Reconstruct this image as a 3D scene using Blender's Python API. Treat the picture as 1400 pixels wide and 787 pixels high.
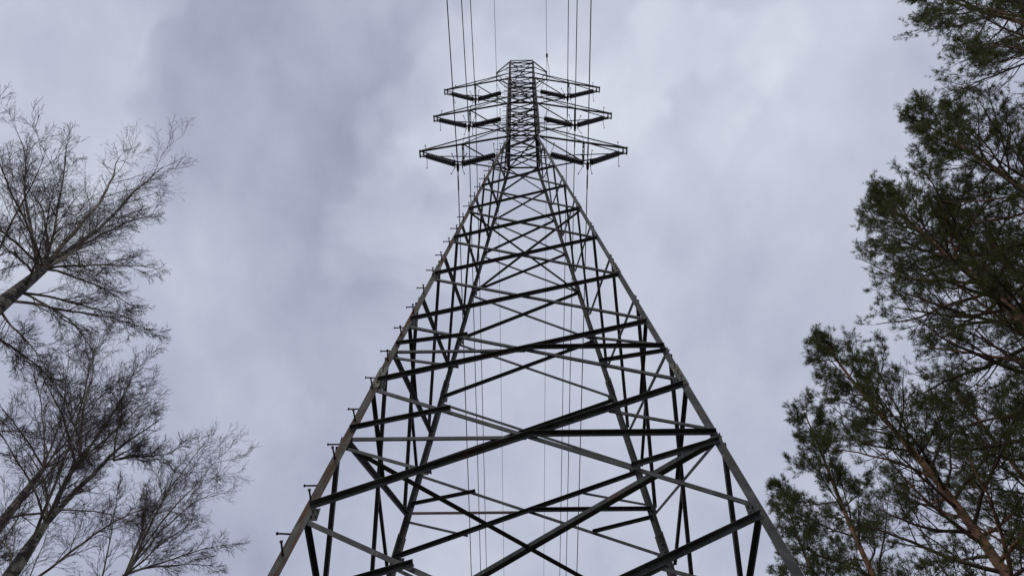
import bpy, math, random
import numpy as np
from mathutils import Matrix, Vector
for o in list(bpy.data.objects): bpy.data.objects.remove(o)
scn = bpy.context.scene
COL = scn.collection
rng = np.random.default_rng(11)

# ------------------------------------------------------------------ camera
S = 0.6            # survey units -> metres
GZ = 1.6           # camera height over the ground
cam_d = bpy.data.cameras.new('camera')
cam_d.sensor_width = 36.0
cam_d.lens = 28.2857
cam_d.clip_start = 0.05
cam_d.clip_end = 6000
cam = bpy.data.objects.new('camera', cam_d)
COL.objects.link(cam)
R_ = Vector((0.99983005, 0.01730513, 0.00635684))
U_ = Vector((0.01257713, -0.89237556, 0.45111826))
F_ = Vector((-0.01347935, 0.45096164, 0.89244154))
m = Matrix((R_, U_, -F_)).transposed().to_4x4()
m.translation = Vector((-0.122236*S, -14.319891*S, GZ))
cam.matrix_world = m
scn.camera = cam
CAMXY = np.array([-0.122236*S, -14.319891*S])

# ------------------------------------------------------------------ nodes helper
def nd(nt, typ, **kw):
    n = nt.nodes.new(typ)
    for k, v in kw.items():
        if k.startswith('i_'):
            key = k[2:]
            n.inputs[int(key) if key.isdigit() else key.replace('_', ' ')].default_value = v
        else: setattr(n, k, v)
    return n
def ramp(nt, stops, interp='LINEAR'):
    n = nt.nodes.new('ShaderNodeValToRGB'); cr = n.color_ramp; cr.interpolation = interp
    while len(cr.elements) < len(stops): cr.elements.new(0.5)
    for e, (p, c) in zip(cr.elements, stops):
        e.position = p; e.color = (c[0], c[1], c[2], 1) if len(c) == 3 else c
    return n

# ------------------------------------------------------------------ world: overcast sky, broken cloud layer
SUN_EL, SUN_AZ = math.radians(48), math.radians(205)
w = bpy.data.worlds.new('World'); scn.world = w; w.use_nodes = True
nt = w.node_tree; nt.nodes.clear()
out = nd(nt, 'ShaderNodeOutputWorld')
sky = nd(nt, 'ShaderNodeTexSky', sky_type='NISHITA', sun_disc=False, sun_elevation=SUN_EL, sun_rotation=SUN_AZ)
bsky = nd(nt, 'ShaderNodeBackground'); bsky.inputs['Strength'].default_value = 0.1
nt.links.new(sky.outputs[0], bsky.inputs['Color'])
tc = nd(nt, 'ShaderNodeTexCoord')
sep = nd(nt, 'ShaderNodeSeparateXYZ'); nt.links.new(tc.outputs['Generated'], sep.inputs[0])
mz = nd(nt, 'ShaderNodeMath', operation='MAXIMUM'); nt.links.new(sep.outputs[2], mz.inputs[0]); mz.inputs[1].default_value = 0.02
az = nd(nt, 'ShaderNodeMath', operation='ADD'); nt.links.new(mz.outputs[0], az.inputs[0]); az.inputs[1].default_value = 0.12
dx = nd(nt, 'ShaderNodeMath', operation='DIVIDE'); nt.links.new(sep.outputs[0], dx.inputs[0]); nt.links.new(az.outputs[0], dx.inputs[1])
dy = nd(nt, 'ShaderNodeMath', operation='DIVIDE'); nt.links.new(sep.outputs[1], dy.inputs[0]); nt.links.new(az.outputs[0], dy.inputs[1])
cmb = nd(nt, 'ShaderNodeCombineXYZ'); nt.links.new(dx.outputs[0], cmb.inputs[0]); nt.links.new(dy.outputs[0], cmb.inputs[1])
mp = nd(nt, 'ShaderNodeMapping'); mp.inputs['Location'].default_value = (3.15, 1.2, 0.4); mp.inputs['Rotation'].default_value = (0, 0, 0.9)
mp.inputs['Scale'].default_value = (1.0, 0.7, 1)
nt.links.new(cmb.outputs[0], mp.inputs[0])
def wn(scale, detail, rough, dist, src):
    n = nd(nt, 'ShaderNodeTexNoise'); n.inputs['Scale'].default_value = scale; n.inputs['Detail'].default_value = detail
    n.inputs['Roughness'].default_value = rough; n.inputs['Distortion'].default_value = dist; nt.links.new(src, n.inputs['Vector']); return n
n1 = wn(2.2, 3, 0.45, 0.3, mp.outputs[0]); n2 = wn(7.0, 5, 0.5, 0.25, mp.outputs[0])
def madd(src, mul, add):
    n = nd(nt, 'ShaderNodeMath', operation='MULTIPLY_ADD'); nt.links.new(src, n.inputs[0]); n.inputs[1].default_value = mul
    if hasattr(add, 'is_linked'): nt.links.new(add, n.inputs[2])
    else: n.inputs[2].default_value = add
    return n.outputs[0]
val = madd(n1.outputs[0], 0.26, 0.497-0.13-0.135-0.08)
val = madd(n2.outputs[0], 0.27, val)
n3 = wn(16.0, 4, 0.5, 0.2, mp.outputs[0]); val = madd(n3.outputs[0], 0.16, val)
dxc = nd(nt, 'ShaderNodeClamp'); dxc.inputs['Min'].default_value = -1; dxc.inputs['Max'].default_value = 1; nt.links.new(dx.outputs[0], dxc.inputs[0])
val = madd(dxc.outputs[0], 0.05, val)
# thick and thin banks of the cloud layer: (direction, angular radius, brightness change), edges broken by noise
nv = wn(3.0, 4, 0.55, 0.2, tc.outputs['Generated'])
sc1 = nd(nt, 'ShaderNodeVectorMath', operation='SUBTRACT'); nt.links.new(nv.outputs['Color'], sc1.inputs[0]); sc1.inputs[1].default_value = (.5, .5, .5)
sc2 = nd(nt, 'ShaderNodeVectorMath', operation='SCALE'); nt.links.new(sc1.outputs[0], sc2.inputs[0]); sc2.inputs['Scale'].default_value = 0.13
wd = nd(nt, 'ShaderNodeVectorMath', operation='ADD'); nt.links.new(tc.outputs['Generated'], wd.inputs[0]); nt.links.new(sc2.outputs[0], wd.inputs[1])
BANKS = [((-0.314, 0.147, 0.938), 17, -0.085), ((-0.251, 0.236, 0.939), 15, -0.03), ((-0.527, 0.188, 0.829), 11, 0.15), ((-0.414, 0.151, 0.898), 6, 0.08),
 ((-0.487, 0.129, 0.864), 6, -0.06), ((0.163, 0.181, 0.970), 14, 0.09), ((0.234, 0.399, 0.887), 17, 0.06), ((-0.130, 0.169, 0.977), 6, 0.07),
 ((-0.190, 0.365, 0.911), 12, -0.02), ((0.348, 0.519, 0.781), 12, -0.03), ((0.152, 0.264, 0.953), 6, 0.07), ((-0.169, 0.258, 0.951), 5, 0.05),
 ((-0.045, 0.205, 0.978), 6, 0.05), ((-0.139, 0.393, 0.909), 6, 0.07), ((-0.471, 0.467, 0.748), 15, 0.06), ((0.320, 0.169, 0.932), 10, 0.00),
 ((0.6, -0.3, 0.7), 25, -0.08), ((-0.5, -0.5, 0.7), 22, 0.10), ((0.1, -0.7, 0.7), 24, -0.08), ((0.0, 0.85, 0.5), 20, 0.05), ((0.8, 0.4, 0.4), 20, 0.05), ((-0.8, 0.3, 0.4), 20, -0.05)]
for dv, rad_, amp in BANKS:
    dt = nd(nt, 'ShaderNodeVectorMath', operation='DOT_PRODUCT'); nt.links.new(wd.outputs[0], dt.inputs[0])
    ln = math.sqrt(sum(c*c for c in dv)); dt.inputs[1].default_value = [c/ln for c in dv]
    mr = nd(nt, 'ShaderNodeMapRange', interpolation_type='SMOOTHSTEP'); nt.links.new(dt.outputs['Value'], mr.inputs['Value'])
    mr.inputs['From Min'].default_value = math.cos(math.radians(rad_*1.25)); mr.inputs['From Max'].default_value = 1.0
    val = madd(mr.outputs[0], amp, val)
cr = ramp(nt, [(0.25, (0.250, 0.268, 0.375)), (0.45, (0.438, 0.465, 0.598)), (0.75, (0.71, 0.750, 0.850))])
nt.links.new(val, cr.inputs[0])
bcl = nd(nt, 'ShaderNodeBackground'); bcl.inputs['Strength'].default_value = 1.0
nt.links.new(cr.outputs[0], bcl.inputs['Color'])
mx = nd(nt, 'ShaderNodeMixShader'); mx.inputs[0].default_value = 0.94
nt.links.new(bsky.outputs[0], mx.inputs[1]); nt.links.new(bcl.outputs[0], mx.inputs[2]); nt.links.new(mx.outputs[0], out.inputs['Surface'])

sun_d = bpy.data.lights.new('sun', 'SUN'); sun_d.energy = 0.8; sun_d.angle = math.radians(25); sun_d.color = (1, 0.96, 0.9)
sun = bpy.data.objects.new('sun', sun_d); COL.objects.link(sun)
sd = Vector((math.sin(SUN_AZ)*math.cos(SUN_EL), math.cos(SUN_AZ)*math.cos(SUN_EL), math.sin(SUN_EL)))
sun.rotation_euler = sd.to_track_quat('Z', 'Y').to_euler()

scn.view_settings.view_transform = 'Standard'; scn.view_settings.look = 'None'
scn.view_settings.exposure = 0; scn.view_settings.gamma = 1

# ------------------------------------------------------------------ materials
def mat(name, stops, scale=4.0, rough=0.8, metallic=0.0, detail=6, stretch=(1, 1, 1), bump=0.0, coord='Object', extra=None, spec=0.5, nrough=0.55, shear=None):
    M = bpy.data.materials.new(name); M.use_nodes = True
    t = M.node_tree; t.nodes.clear()
    o = nd(t, 'ShaderNodeOutputMaterial'); b = nd(t, 'ShaderNodeBsdfPrincipled')
    t.links.new(b.outputs[0], o.inputs[0])
    c = nd(t, 'ShaderNodeTexCoord')
    if shear:      # streaks follow the slope of the member: x - a z, y - b z
        sp = nd(t, 'ShaderNodeSeparateXYZ'); t.links.new(c.outputs['Object'], sp.inputs[0]); cb = nd(t, 'ShaderNodeCombineXYZ')
        for ii, a_ in enumerate(shear):
            mm = nd(t, 'ShaderNodeMath', operation='MULTIPLY_ADD'); t.links.new(sp.outputs[2], mm.inputs[0]); mm.inputs[1].default_value = -a_; t.links.new(sp.outputs[ii], mm.inputs[2]); t.links.new(mm.outputs[0], cb.inputs[ii])
        t.links.new(sp.outputs[2], cb.inputs[2]); c = cb; coord = 'Vector'
    mpp = nd(t, 'ShaderNodeMapping'); mpp.inputs['Scale'].default_value = stretch
    t.links.new(c.outputs[coord], mpp.inputs[0])
    n = nd(t, 'ShaderNodeTexNoise'); n.inputs['Scale'].default_value = scale; n.inputs['Detail'].default_value = detail; n.inputs['Roughness'].default_value = nrough
    t.links.new(mpp.outputs[0], n.inputs['Vector'])
    r = ramp(t, stops); t.links.new(n.outputs[0], r.inputs[0])
    col = r.outputs[0]
    if extra:     # (scale, stretch, lo, hi, colour): a second layer of patches (rust, lichen, bark scars)
        for (sc, st, lo, hi, colr) in extra:
            mp2 = nd(t, 'ShaderNodeMapping'); mp2.inputs['Scale'].default_value = st; mp2.inputs['Location'].default_value = (sc*1.7, 3.1, 0.7)
            t.links.new(c.outputs[coord], mp2.inputs[0])
            nn = nd(t, 'ShaderNodeTexNoise'); nn.inputs['Scale'].default_value = sc; nn.inputs['Detail'].default_value = 5; nn.inputs['Roughness'].default_value = 0.6
            t.links.new(mp2.outputs[0], nn.inputs['Vector'])
            rr = ramp(t, [(lo, (0, 0, 0)), (hi, (1, 1, 1))]); t.links.new(nn.outputs[0], rr.inputs[0])
            mi = nd(t, 'ShaderNodeMixRGB'); t.links.new(rr.outputs[0], mi.inputs[0]); t.links.new(col, mi.inputs[1]); mi.inputs[2].default_value = (*colr, 1)
            col = mi.outputs[0]
    t.links.new(col, b.inputs['Base Color'])
    b.inputs['Roughness'].default_value = rough; b.inputs['Metallic'].default_value = metallic
    b.inputs['Specular IOR Level'].default_value = spec
    if bump:
        bm = nd(t, 'ShaderNodeBump'); bm.inputs['Strength'].default_value = bump; bm.inputs['Distance'].default_value = 0.02
        t.links.new(n.outputs[0], bm.inputs['Height']); t.links.new(bm.outputs[0], b.inputs['Normal'])
    return M
RUST = (0.17, 0.075, 0.03)
M_steel = mat('weathered_galvanized_steel', [(0.3, (0.032, 0.034, 0.031)), (0.5, (0.058, 0.060, 0.055)), (0.7, (0.105, 0.107, 0.102))], 5.0, 0.68, 0.12, bump=0.2, spec=0.35,
              extra=[(1.3, (1, 1, 0.7), 0.58, 0.72, (0.085, 0.052, 0.034)), (22, (1, 1, 1), 0.58, 0.72, (0.035, 0.032, 0.026)), (40, (1, 1, 0.3), 0.60, 0.70, (0.15, 0.15, 0.14))])
M_rusty = mat('rust_streaked_steel', [(0.3, (0.065, 0.066, 0.056)), (0.5, (0.10, 0.10, 0.088)), (0.7, (0.145, 0.145, 0.135))], 3.0, 0.75, 0.1, bump=0.2, spec=0.3, shear=(0.1057, 0.0711),
              extra=[(17, (1, 1, 0.10), 0.46, 0.55, (0.072, 0.040, 0.018)), (24, (1, 1, 0.12), 0.58, 0.64, (0.125, 0.048, 0.016)), (30, (1, 1, 0.4), 0.58, 0.70, (0.04, 0.03, 0.02))])
M_dark = mat('dull_dark_steel', [(0.3, (0.035, 0.035, 0.035)), (0.5, (0.055, 0.055, 0.052)), (0.7, (0.085, 0.08, 0.075))], 4.0, 0.7, 0.25, bump=0.15,
             extra=[(2.0, (1, 1, 0.7), 0.58, 0.72, (0.10, 0.06, 0.035))])
M_red = mat('red_oxide_steel', [(0.3, (0.055, 0.030, 0.028)), (0.6, (0.095, 0.042, 0.036)), (0.75, (0.09, 0.08, 0.075))], 5.0, 0.75, 0.1)
M_plate = mat('splice_plate_steel', [(0.3, (0.09, 0.095, 0.075)), (0.6, (0.15, 0.15, 0.12))], 6.0, 0.7, 0.3, extra=[(12, (1, 1, 1), 0.55, 0.68, (0.12, 0.07, 0.03))])
M_bolt = mat('rusted_bolt_steel', [(0.3, (0.035, 0.02, 0.018)), (0.7, (0.08, 0.04, 0.03))], 30.0, 0.8, 0.2)
M_ins = mat('dark_brown_porcelain', [(0.3, (0.010, 0.009, 0.009)), (0.7, (0.024, 0.019, 0.018))], 12.0, 0.55, 0.0)
M_wire = mat('oxidised_aluminium_strand', [(0.3, (0.05, 0.05, 0.055)), (0.7, (0.08, 0.08, 0.085))], 60.0, 0.6, 0.4, detail=2)
M_conc = mat('footing_concrete', [(0.3, (0.22, 0.21, 0.19)), (0.7, (0.34, 0.33, 0.30))], 8.0, 0.9, bump=0.3)
M_ground = mat('forest_floor', [(0.3, (0.035, 0.030, 0.018)), (0.5, (0.06, 0.06, 0.03)), (0.7, (0.09, 0.085, 0.045))], 0.8, 0.95, detail=9, bump=0.4)
M_birch = mat('birch_bark', [(0.3, (0.13, 0.115, 0.085)), (0.55, (0.24, 0.22, 0.17)), (0.75, (0.40, 0.38, 0.32))], 6.0, 0.85, bump=0.4,
              extra=[(5.5, (1, 1, 1.4), 0.46, 0.52, (0.035, 0.030, 0.026)), (9, (1, 1, 5), 0.56, 0.62, (0.05, 0.045, 0.038)), (2.2, (1, 1, 1), 0.58, 0.7, (0.16, 0.17, 0.07))])
M_bbr = mat('birch_branch_bark', [(0.35, (0.07, 0.052, 0.038)), (0.48, (0.15, 0.12, 0.085)), (0.62, (0.32, 0.285, 0.21))], 2.2, 0.85)
M_btw = mat('birch_twig_bark', [(0.3, (0.055, 0.034, 0.032)), (0.7, (0.12, 0.082, 0.072))], 2.0, 0.8)
M_pine = mat('pine_bark', [(0.3, (0.13, 0.068, 0.040)), (0.5, (0.25, 0.13, 0.075)), (0.7, (0.38, 0.22, 0.135))], 7.0, 0.9, stretch=(1, 1, 0.5), bump=0.9,
             extra=[(16, (1, 1, 0.5), 0.56, 0.64, (0.04, 0.025, 0.018))])
M_pbr = mat('pine_branch_bark', [(0.35, (0.04, 0.028, 0.02)), (0.55, (0.085, 0.052, 0.034)), (0.7, (0.16, 0.09, 0.055))], 3.0, 0.9)
def needle_mat(name, c0, c1, c2):
    M = mat(name, [(0.34, c0), (0.5, c1), (0.66, c2)], 4.5, 0.6, detail=4, spec=0.3)
    t = M.node_tree; b = [n for n in t.nodes if n.type == 'BSDF_PRINCIPLED'][0]
    tr = nd(t, 'ShaderNodeBsdfTranslucent'); tr.inputs[0].default_value = (c2[0]*1.5, c2[1]*1.6, c2[2], 1)
    ms = nd(t, 'ShaderNodeMixShader'); ms.inputs[0].default_value = 0.22
    o = [n for n in t.nodes if n.type == 'OUTPUT_MATERIAL'][0]
    t.links.new(b.outputs[0], ms.inputs[1]); t.links.new(tr.outputs[0], ms.inputs[2]); t.links.new(ms.outputs[0], o.inputs[0])
    return M
M_needle = needle_mat('pine_needles', (0.046, 0.052, 0.016), (0.070, 0.082, 0.022), (0.112, 0.124, 0.034))
M_needle2 = needle_mat('pine_needles_bluish', (0.042, 0.052, 0.018), (0.062, 0.077, 0.025), (0.095, 0.110, 0.036))

# ------------------------------------------------------------------ object helpers
def mesh_obj(name, verts, faces, material, parent=None, smooth=False):
    me = bpy.data.meshes.new(name)
    me.from_pydata([tuple(v) for v in verts], [], faces); me.update()
    me.materials.append(material)
    if smooth:
        me.polygons.foreach_set('use_smooth', [True]*len(me.polygons))
    o = bpy.data.objects.new(name, me); COL.objects.link(o); o.parent = parent
    return o
def big_mesh(name, V, Fq, material, parent=None, smooth=False):
    """V (n,3) float array, Fq (m,k) int array"""
    me = bpy.data.meshes.new(name); k = Fq.shape[1]
    me.vertices.add(len(V)); me.vertices.foreach_set('co', np.ascontiguousarray(V, dtype=np.float32).ravel())
    me.loops.add(Fq.size); me.loops.foreach_set('vertex_index', np.ascontiguousarray(Fq, dtype=np.int32).ravel())
    me.polygons.add(len(Fq)); me.polygons.foreach_set('loop_start', np.arange(0, Fq.size, k, dtype=np.int32))
    if smooth: me.polygons.foreach_set('use_smooth', np.ones(len(Fq), dtype=bool))
    me.update(calc_edges=True); me.validate(); me.materials.append(material)
    o = bpy.data.objects.new(name, me); COL.objects.link(o); o.parent = parent
    return o
def empty(name, loc, label=None, cat=None, group=None):
    o = bpy.data.objects.new(name, None); COL.objects.link(o); o.location = loc; o.empty_display_size = 0.3
    if label: o['label'] = label
    if cat: o['category'] = cat
    if group: o['group'] = group
    return o
V3 = lambda *a: np.array(a, float)
def unit(v): return v/np.linalg.norm(v)

def Lgeo(A, B, d1, d2, b, t, b2=None):
    a = unit(B-A); d1 = unit(d1-a*np.dot(d1, a)); d2 = d2-a*np.dot(d2, a); d2 = unit(d2-d1*np.dot(d2, d1))
    b2 = b2 or b
    pr = [d1*0, d1*b, d1*b+d2*t, d1*t+d2*t, d2*b2+d1*t, d2*b2]
    vs = [A+p for p in pr]+[B+p for p in pr]
    fs = [(i, (i+1) % 6, 6+(i+1) % 6, 6+i) for i in range(6)]+[(5, 4, 3, 0), (3, 2, 1, 0), (6, 9, 10, 11), (6, 7, 8, 9)]
    return vs, fs
def box(c, ax, ay, az_, sx, sy, sz):
    vs = [c+ax*sx*i+ay*sy*j+az_*sz*k for i in (-.5, .5) for j in (-.5, .5) for k in (-.5, .5)]
    fs = [(0, 1, 3, 2), (4, 6, 7, 5), (0, 4, 5, 1), (2, 3, 7, 6), (0, 2, 6, 4), (1, 5, 7, 3)]
    return vs, fs
def cyl(A, B, r, n=8, r2=None):
    a = unit(B-A); u = unit(np.cross(a, V3(0.31, 0.2, 0.9) if abs(a[2]) < 0.9 else V3(1, 0.1, 0))); v = np.cross(a, u); r2 = r if r2 is None else r2
    vs = []
    for (P, rr) in ((A, r), (B, r2)):
        for i in range(n):
            an = 2*math.pi*i/n; vs.append(P+rr*(u*math.cos(an)+v*math.sin(an)))
    fs = [(i, (i+1) % n, n+(i+1) % n, n+i) for i in range(n)]+[tuple(range(n-1, -1, -1)), tuple(range(n, 2*n))]
    return vs, fs
def lathe(A, B, prof, n=14):
    """prof: list of (distance along AB, radius)"""
    a = unit(B-A); u = unit(np.cross(a, V3(0.31, 0.2, 0.9))); v = np.cross(a, u); vs = []; fs = []
    for (s, r) in prof:
        for i in range(n):
            an = 2*math.pi*i/n; vs.append(A+a*s+r*(u*math.cos(an)+v*math.sin(an)))
    for k in range(len(prof)-1):
        for i in range(n): fs.append((k*n+i, k*n+(i+1) % n, (k+1)*n+(i+1) % n, (k+1)*n+i))
    fs.append(tuple(range(n-1, -1, -1))); L = (len(prof)-1)*n; fs.append(tuple(range(L, L+n)))
    return vs, fs
def polytube(pts, r, n=6, closed_ends=True):
    pts = [np.array(p, float) for p in pts]; vs = []; fs = []
    for i, p in enumerate(pts):
        a = unit(pts[min(i+1, len(pts)-1)]-pts[max(i-1, 0)]); ref = V3(0, 0, 1) if abs(a[2]) < 0.9 else V3(1, 0, 0)
        u = unit(np.cross(a, ref)); v = np.cross(a, u); rr = r[i] if hasattr(r, '__len__') else r
        for k in range(n):
            an = 2*math.pi*k/n; vs.append(p+rr*(u*math.cos(an)+v*math.sin(an)))
    for i in range(len(pts)-1):
        for k in range(n): fs.append((i*n+k, i*n+(k+1) % n, (i+1)*n+(k+1) % n, (i+1)*n+k))
    fs.append(tuple(range(n-1, -1, -1))); L = (len(pts)-1)*n; fs.append(tuple(range(L, L+n)))
    return vs, fs
class MB:
    def __init__(s): s.v = []; s.f = []
    def add(s, g):
        o = len(s.v); s.v += list(g[0]); s.f += [tuple(i+o for i in f) for f in g[1]]; return s
    def build(s, name, material, parent=None, smooth=False): return mesh_obj(name, s.v, s.f, material, parent, smooth)

# ================================================================== GROUND
def make_ground():
    N = 72; rings = [0, 3, 6, 9, 13, 18, 25, 35, 50, 80, 130, 220, 400, 800, 1500, 2600]; vs = [V3(0, 0, 0)]; fs = []
    for k, r in enumerate(rings[1:]):
        for i in range(N):
            a = 2*math.pi*i/N; x, y = r*math.cos(a), r*math.sin(a)
            h = 0.05*math.sin(x*0.31+1)*math.cos(y*0.27)+0.12*math.sin(x*0.05)*math.sin(y*0.06+2)
            vs.append(V3(x, y, h*min(1, max(0, (r-5)/20))))
    for i in range(N): fs.append((0, 1+i, 1+(i+1) % N))
    for k in range(len(rings)-2):
        for i in range(N):
            a = 1+k*N; fs.append((a+i, a+N+i, a+N+(i+1) % N, a+(i+1) % N))
    g = mesh_obj('ground', vs, fs, M_ground, smooth=True); g['kind'] = 'structure'
make_ground()

# ================================================================== TOWER
# survey of the tower: level -> height (camera level = 0), half widths
ZL = {0: 46.018, 1: 42.558, 2: 38.917, 3: 35.293, 4: 31.713, 5: 27.988, 6: 24.311, 7: 20.653, 8: 16.991, 9: 11.987, 10: 6.0, 11: -GZ/S+0.25}
ZB = ZL[0]
def WX(z):
    return (0.9+0.10573*(ZB-z)) if z <= ZB else 0.9+0.06*(z-ZB)/22
def WY(z):
    return (0.9732+0.071116*(ZB-z)) if z <= ZB else 0.9732
def T(x, y, z): return V3(x*S, y*S, z*S+GZ)
tower = empty('lattice_tower', (0, 0, 0), 'tall grey steel lattice pylon with three pairs of cross arms, between bare birches and pines', 'pylon')
def leg_b(z):   # flange width (metres)
    return 0.122 if z < 17.5 else 0.108 if z < 24.9 else 0.094 if z < 32.2 else 0.084 if z < 46.02 else 0.066
# ---- legs: sections of angle iron, heel at the outer corner
ZTOP = 68.13
cuts = [-GZ/S+0.2, 17.5, 24.9, 32.2, 46.018, ZTOP+0.05]
for sx in (-1, 1):
    for sy in (-1, 1):
        mb = MB(); lm = M_rusty if (sx, sy) == (-1, -1) else M_steel
        for z0, z1 in zip(cuts[:-1], cuts[1:]):
            mb.add(Lgeo(T(sx*WX(z0), sy*WY(z0), z0), T(sx*WX(z1), sy*WY(z1), z1), V3(-sx, 0, 0), V3(0, -sy, 0), leg_b(z0+.1), 0.010))
        lg = mb.build('leg', lm, tower)
        if (sx, sy) == (-1, -1): lg['label'] = 'rust streaked front left leg carrying the step bolts'
        # second, outer angle of the paired upper leg (below the top arms), battened to the first
        mb = MB()
        for z0, z1, bb in ((46.5, 53.7, 0.07), (53.9, 61.4, 0.05)):
            mb.add(Lgeo(T(sx*WX(z0), sy*WY(z0), z0)+V3(sx*.012, sy*.012, 0), T(sx*WX(z1), sy*WY(z1), z1)+V3(sx*.012, sy*.012, 0), V3(sx, 0, 0), V3(0, sy, 0), bb, 0.008))
        mb.build('outer_leg_angle', M_dark, tower)
        for z in np.arange(47.2, 61.3, 1.55):
            mb = MB(); mb.add(box(T(sx*WX(z), sy*WY(z), z), V3(1, 0, 0), V3(0, 1, 0), V3(0, 0, 1), 0.10, 0.10, 0.02)); mb.build('batten_plate', M_dark, tower)
        # footing
        fo = T(sx*WX(-2.4), sy*WY(-2.4), -GZ/S)
        mb = MB(); n = 4
        v0, f0 = box(fo+V3(0, 0, 0.12), V3(1, 0, 0), V3(0, 1, 0), V3(0, 0, 1), 0.7, 0.7, 0.5); mb.add((v0, f0))
        v0, f0 = box(fo+V3(0, 0, 0.42), V3(1, 0, 0), V3(0, 1, 0), V3(0, 0, 1), 0.46, 0.46, 0.104); mb.add((v0, f0))
        mb.build('footing', M_conc, tower)

def brace(name, A, B, nrm, dirn, b, t=0.006, material=M_steel, off=0.0, parent=tower):
    """angle iron lying in a face; nrm = direction of the outstanding flange, which sits on the upper edge"""
    a = unit(B-A); e = np.cross(a, nrm); e = unit(e)
    if e[2] < 0: e = -e
    o = nrm*off
    mb = MB(); mb.add(Lgeo(A+e*b/2+o, B+e*b/2+o, -e, nrm, b, t)); return mb.build(name, material, parent)

def pb(lv):  # brace size per level
    return 0.072 if lv >= 8.9 else 0.068 if lv >= 7 else 0.064 if lv >= 4.5 else 0.054 if lv >= 2 else 0.044
CAMDIR = V3(0, -1, 0)
def face_point(face, sgn, z, inset=None):
    """sgn -1/+1: which leg of the face.  front/back: left/right; left/right: near/far"""
    i = (leg_b(z)*0.6 if inset is None else inset)/S
    if face in ('front', 'back'):
        return T(sgn*(WX(z)-i), (-1 if face == 'front' else 1)*WY(z), z)
    return T((-1 if face == 'left' else 1)*WX(z), sgn*(WY(z)-i), z)
def x_panel(face, z0, z1, b, gap, lv, mats=(M_steel, M_steel)):
    """two crossing diagonals from height z0 (lower) to z1 (upper)"""
    pts = []
    for s in (-1, 1):
        A = face_point(face, -s if False else s, z0+gap); B = face_point(face, -s, z1-gap)
        pts.append((A, B))
    for s, (A, B) in zip((-1, 1), pts):
        if face in ('front', 'back'):
            rising = (s == -1)                      # goes up to the right as seen from the camera
            nrm = V3(0, -1, 0) if rising else V3(0, 1, 0)
            base = 0.0
            if face == 'front': off = 0.003 if rising else 0.014
            else: off = 0.014 if rising else 0.003
            brace('diagonal_brace', A, B, nrm, None, b, 0.006, mats[0], off)
        else:
            inn = V3(1, 0, 0) if face == 'left' else V3(-1, 0, 0)
            nrm = inn if s == -1 else -inn
            off = 0.014 if s == -1 else 0.003
            if face == 'right' and s == -1: brace('diagonal_brace', A, B, -nrm, None, b*0.8, 0.006, M_steel, off)
            else: brace('diagonal_brace', A, B, nrm, None, b*1.05, 0.006, mats[1], off)
    # crossing point
    w0 = np.linalg.norm(pts[0][0]-pts[1][0]); w1 = np.linalg.norm(pts[0][1]-pts[1][1])
    t = w0/(w0+w1); C = pts[0][0]*(1-t)+pts[0][1]*t
    return pts, C
def z_of(P): return (P[2]-GZ)/S
def panel_with_struts(face, z0, z1, b, gap, lv, mats, red=True):
    pts, C = x_panel(face, z0, z1, b, gap, lv, mats)
    zc = z_of(C); sb = b*0.8
    for s in (-1, 1):
        Lp = face_point(face, s, zc, 0.03)
        # horizontal half strut from the leg to the crossing
        if face in ('front', 'back'):
            nrm = V3(0, 1, 0) if s == -1 else V3(0, -1, 0); off = (0.02 if s == -1 else 0.008) if face == 'front' else (0.008 if s == -1 else 0.02)
        else:
            nrm = (V3(1, 0, 0) if face == 'left' else V3(-1, 0, 0)); off = 0.02
            if s == 1: nrm = -nrm
        Cc = C+(Lp-C)*0.02; Cc[2] = Lp[2]
        brace('horizontal_strut', Lp, Cc, nrm, None, b*0.92, 0.006, M_red if (face == 'back' and s == -1) else mats[0], off)
        for (A, B) in (pts if red else []):
            for E in (A, B):
                side = (E-C)@ (Lp-C)
                if side <= 0: continue
                Mid = (E+C)/2; up = E[2] > C[2]
                Ls = face_point(face, s, zc+(0.28 if up else -0.32), 0.05)
                if face in ('front', 'back'):
                    rising = (Mid[2]-Ls[2])*(Mid[0]-Ls[0]) > 0
                    n2 = V3(0, -1, 0) if rising else V3(0, 1, 0)
                else:
                    n2 = (V3(1, 0, 0) if face == 'left' else V3(-1, 0, 0))
                brace('redundant_brace', Ls, Mid+(Mid-Ls)*0.03, n2, None, sb, 0.005, mats[0], 0.024)
    return C
# ---- tapering body: front/back faces
for face in ('front', 'back'):
    for k in range(0, 11):
        z1, z0 = ZL[k], ZL[k+1]; b = pb(k+0.5 if k < 8 else k+1); gap = 0.18 if k >= 6 else 0.12 if k >= 3 else 0.08
        if k >= 7: panel_with_struts(face, z0, z1, b, gap, k, (M_steel, M_steel))
        else: x_panel(face, z0, z1, b, gap, k)
# ---- side faces: joints staggered by half a panel
HL = [ZL[0]]+[(ZL[k]+ZL[k+1])/2 for k in range(0, 7)]+[18.79, 14.55, 9.1, 2.6, ZL[11]]
for face in ('left', 'right'):
    for k in range(len(HL)-1):
        z1, z0 = HL[k], HL[k+1]; b = pb(k+0.3); gap = 0.1
        if 7 <= k <= 10: panel_with_struts(face, z0, z1, b, gap, k, (M_dark, M_dark), False)
        else: x_panel(face, z0, z1, b, gap, k, (M_dark, M_dark))
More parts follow.
